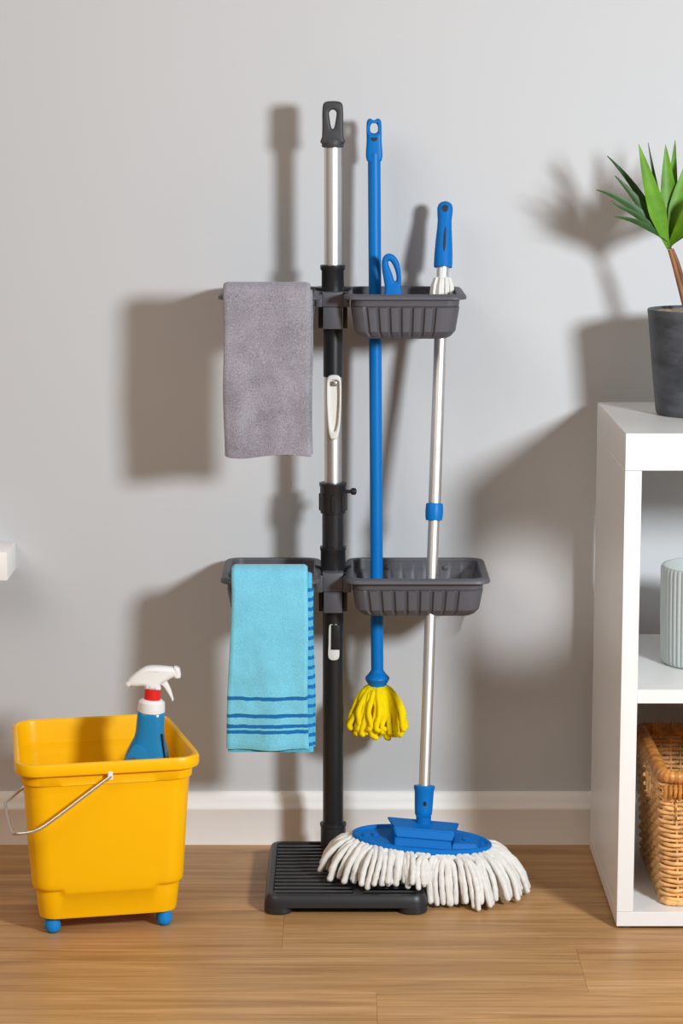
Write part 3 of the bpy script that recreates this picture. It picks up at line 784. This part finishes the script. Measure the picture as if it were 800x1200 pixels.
# ------------------------------------------------------------------ white shelf unit
SX0, SX1, SYF, SYB = .4266, .862, -.456, -.048
sh = thing('shelf_unit', 'white open-backed shelf unit standing against the wall at the right', 'shelf', ((SX0+SX1)/2, (SYF+SYB)/2, 0))
def sp_(name, x0, x1, z0, z1, y0=SYF, y1=SYB, mt=M_WHITE, bev=.0006):
    bm = new(); box(bm, x0, x1, y0, y1, z0, z1, bev, 1); xf(bm, Matrix.Translation(-sh.location)); return obj(name, bm, mt, sh)
sp_('top_board', SX0, SX1, .7190, .7752)
sp_('side_panel', SX0, SX0 + .0252, .0280, .7184)
sp_('side_panel', SX1 - .0252, SX1, .0280, .7184)
sp_('bottom_board', SX0, SX1, .0045, .0276)
sp_('middle_board', SX0 + .0255, SX1 - .0255, .3587, .3800, SYF + .003)
for x in (SX0 + .004, SX1 - .028):
    for y in (SYF + .006, SYB - .03):
        bm = new(); lathe(bm, [(.012, 0), (.012, .0045)], 20, Matrix.Translation((x + .012, y + .012, 0)) @ Matrix.Translation(-sh.location)); obj('shelf_foot', bm, M_GFOOT, sh)

# white wall shelf whose end shows at the left edge
bm = new(); box(bm, -1.15, -.5549, -.110, 0, .4838, .5322, .0012, 2)
tag(obj('wall_shelf', bm, M_TRIM), 'white box-shaped wall shelf whose end shows at the left edge above the bucket', 'wall shelf')

# ------------------------------------------------------------------ potted plant on top of the unit
PC = Vector((.5660, -.215, .7756))
pt = thing('potted_plant', 'young dragon tree in a tapered slate-grey pot on top of the white shelf unit', 'potted plant', PC)
bm = new(); lathe(bm, [(.0600, 0), (.0625, .0015), (.0640, .006), (.0715, .080), (.0785, .155), (.0800, .1655), (.0795, .168), (.0755, .168), (.0740, .165), (.0705, .146), (.060, .1455)], 56); obj('pot', bm, M_POT, pt, 40)
bm = new()
for i in range(25):
    for j in range(25): pass
rings = [[(r*math.cos(2*PI*i/40), r*math.sin(2*PI*i/40), .1630 + .004*noise.noise(Vector((r*90*math.cos(2*PI*i/40), r*90*math.sin(2*PI*i/40), 2))) + .003*(1 - r/.073)) for i in range(40)] for r in (.0728, .060, .047, .034, .022, .010)]
loft(bm, rings, False, True); obj('soil', bm, M_SOIL, pt, 60)
base = Vector((-.0465, .004, .266))
bm = new(); tube(bm, spline([(-.014, .0, .150), (-.024, .0, .185), (-.038, .002, .235), (-.0465, .004, .262)], 6), [.0052 - .0016*i/18 for i in range(19)], 12); obj('stem', bm, M_STEM, pt, 60)
bm = new(); tube(bm, spline([(-.006, .012, .150), (-.018, .010, .190), (-.032, .006, .236), (-.0430, .004, .262)], 6), [.0042 - .0012*i/18 for i in range(19)], 10); obj('stem', bm, M_STEM, pt, 60)
PX_M = 1/ (2833/3.87)
def leaf(tx, tz, wd, dy, bow, mt, bx=0.0, bz=0.0, hook=0.0, face=(0, -1, .55)):
    """blade from the crown to a tip given in metres from the crown; bow lifts its middle"""
    b0 = base + Vector((bx, 0, bz)); e = base + Vector((tx, dy, tz))
    ctl = (b0 + e)/2 + Vector((0, 0, bow)) + Vector((0, dy*.2, 0))
    n = 16; P = []
    for i in range(n+1):
        s = i/n; q = b0*(1-s)**2 + ctl*2*s*(1-s) + e*s*s
        q.z += hook * max(0, (s-.85)/.15)**2
        P.append(q)
    bm = new(); F = Vector(face).normalized(); rows = []
    for i, p in enumerate(P):
        s = i/n; t_ = (P[min(i+1, n)] - P[max(i-1, 0)]).normalized()
        side = t_.cross(F).normalized(); nr = side.cross(t_).normalized()
        wv = wd/2 * (min(1, .16 + 2.15*s) if s < .39 else (1 - ((s-.39)/.61)**1.5)) + .0004
        rows.append([p - side*wv + nr*wv*.22, p - side*wv*.5 + nr*wv*.05, p, p + side*wv*.5 + nr*wv*.05, p + side*wv + nr*wv*.22])
    tk = .0007
    rings = []
    for r in rows:
        rings.append(r + [q + Vector((0, .3, -1)).normalized()*tk for q in reversed(r)])
    loft(bm, rings)
    return obj('leaf', bm, mt, pt, 60)
u = PX_M
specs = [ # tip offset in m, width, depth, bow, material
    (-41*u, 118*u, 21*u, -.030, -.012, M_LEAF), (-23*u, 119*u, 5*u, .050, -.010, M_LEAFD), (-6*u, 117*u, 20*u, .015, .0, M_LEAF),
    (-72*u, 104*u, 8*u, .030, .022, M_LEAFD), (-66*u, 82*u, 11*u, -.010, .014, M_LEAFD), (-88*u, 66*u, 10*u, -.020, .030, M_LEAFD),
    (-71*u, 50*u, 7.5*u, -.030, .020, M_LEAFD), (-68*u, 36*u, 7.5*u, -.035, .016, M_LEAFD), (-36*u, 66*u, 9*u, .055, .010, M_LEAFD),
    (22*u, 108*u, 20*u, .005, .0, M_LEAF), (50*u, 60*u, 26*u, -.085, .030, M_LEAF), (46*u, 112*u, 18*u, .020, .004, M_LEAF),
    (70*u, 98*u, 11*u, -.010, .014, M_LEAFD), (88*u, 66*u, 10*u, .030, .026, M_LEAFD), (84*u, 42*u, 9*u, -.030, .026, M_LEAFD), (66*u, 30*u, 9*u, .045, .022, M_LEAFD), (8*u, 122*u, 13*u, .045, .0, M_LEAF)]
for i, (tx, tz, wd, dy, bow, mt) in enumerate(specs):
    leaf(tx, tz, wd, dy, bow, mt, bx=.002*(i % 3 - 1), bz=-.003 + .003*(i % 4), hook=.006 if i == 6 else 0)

# ------------------------------------------------------------------ ribbed vase on the middle board
VC = Vector((.5860, -.262, .3803))
bm = new(); nr = 54; n = nr*6; rings = []
def vring(r, z, a=.0):
    return [((r + a*(abs(math.sin(PI*nr*i/n)) - .5))*math.cos(2*PI*i/n), (r + a*(abs(math.sin(PI*nr*i/n)) - .5))*math.sin(2*PI*i/n), z) for i in range(n)]
for r, z, a in ((.066, 0, 0), (.070, .001, 0), (.0722, .004, .001), (.0728, .010, .0022), (.0745, .080, .0022), (.0752, .150, .0022), (.0750, .1555, .0012), (.0740, .158, 0), (.0715, .158, 0), (.0703, .155, 0), (.0685, .01, 0), (.060, .006, 0)):
    rings.append(vring(r, z, a))
loft(bm, rings)
vz = obj('ribbed_vase', bm, M_VASE, None, 25, loc=VC)
tag(vz, 'pale grey-green ribbed cylindrical vase on the middle board of the shelf unit', 'vase')

# ------------------------------------------------------------------ wicker basket on the bottom board
WX0, WX1, WY0, WY1, WZ = .4935, .800, -.438, -.128, .0278
wk = thing('wicker_basket', 'woven honey-brown wicker basket with rope rim in the bottom of the shelf unit', 'basket', ((WX0+WX1)/2, (WY0+WY1)/2, WZ))
def wobj(name, bm, mt, sm=60): 
    xf(bm, Matrix.Translation(-wk.location)); return obj(name, bm, mt, wk, sm)
WH = .214                 # height of the rim above the board
NSX, NSY = 16, 16
def wpath(z, per=8):
    """perimeter at height z: (point, normal, position in stake units)"""
    k = z/WH; off = .010*(1-k)
    r = .022
    P = rrect(WX0+off, WX1-off, WY0+off, WY1-off, r, NSX*per, NSY*per, per)
    return P
per = 8
cnt = len(wpath(0.1))
nst = cnt // per
# stakes
for j in range(nst):
    pts = []
    for z in (.006, .06, .12, .17, .205):
        x, y, nx, ny, s, t_ = wpath(z)[j*per]
        pts.append((x - nx*.001, y - ny*.001, WZ + z))
    bm = new(); tube(bm, pts, .0021, 6); wobj('stake', bm, M_WICK)
# weavers: pairs of canes that swap sides at each stake; a hand hole is left open in both short sides
rows = 26
for k in range(rows):
    z = .011 + (.196-.011)*k/(rows-1)
    P = wpath(z); ph = k % 2
    hole = .135 < z < .178
    segs = []; cur = []
    pts = []
    for i, (x, y, nx, ny, s, t_) in enumerate(P):
        a = .0023*math.cos(PI*(i/per + ph)) + .0005*noise.noise(Vector((i*.3, k*3.1, 0)))
        zz = WZ + z + .0012*noise.noise(Vector((i*.11, k*1.7, 5)))
        cut = hole and s in (1, 3) and .32 < t_ < .68
        if cut:
            if cur: segs.append(cur); cur = []
        else: cur.append((x + nx*a, y + ny*a, zz))
    if cur: segs.append(cur)
    if hole:
        for sg in segs:
            if len(sg) > 3:
                bm = new(); tube(bm, sg, .0033, 7, up=(0, 0, 1)); wobj('weaver', bm, M_WICK)
    else:
        bm = new(); tube(bm, segs[0], .0033, 7, closed=True, up=(0, 0, 1)); wobj('weaver', bm, M_WICK)
# rim: thick wrapped roll, and a thin roll at the foot
def roll(z, rad, pitch, depth, name, mt, drop=0.0):
    P = rrect(WX0 + .004, WX1 - .004, WY0 + .004, WY1 - .004, .020, 150, 150, 30) if z > .1 else rrect(WX0 + .010, WX1 - .010, WY0 + .010, WY1 - .010, .018, 110, 110, 22)
    pts = []; rr = []
    L_ = 0; prev = None
    for x, y, *_ in P:
        q = Vector((x, y, WZ + z))
        if prev is not None: L_ += (q - prev).length
        prev = q; pts.append(q)
        f = (L_/pitch) % 1.0
        rr.append(rad + depth*(abs(math.sin(PI*f)) - .6) + .0004*noise.noise(q*300))
    bm = new(); tube(bm, pts, rr, 12, closed=True, up=(0, 0, 1)); return wobj(name, bm, mt)
roll(.209, .0108, .0065, .0018, 'rim', M_WICKD)
roll(.0055, .0052, .012, .0010, 'foot_roll', M_WICK)
# wrapped corner binding at the two front corners
for sx in (WX0, WX1):
    s = 1 if sx == WX0 else -1
    bm = new()
    for i in range(6):
        x = sx + s*(.006 + .0075*i)
        tube(bm, [(x, WY0 - .0055, WZ + .200), (x + s*.0006, WY0 - .0062, WZ + .190), (x, WY0 - .0035, WZ + .180 - .003*(i % 2))], .0034, 7, round_end=True)
    wobj('corner_binding', bm, M_WICKD)
bm = new(); box(bm, WX0 + .018, WX1 - .018, WY0 + .018, WY1 - .018, WZ + .003, WZ + .008, .001); wobj('basket_floor', bm, M_WICK)
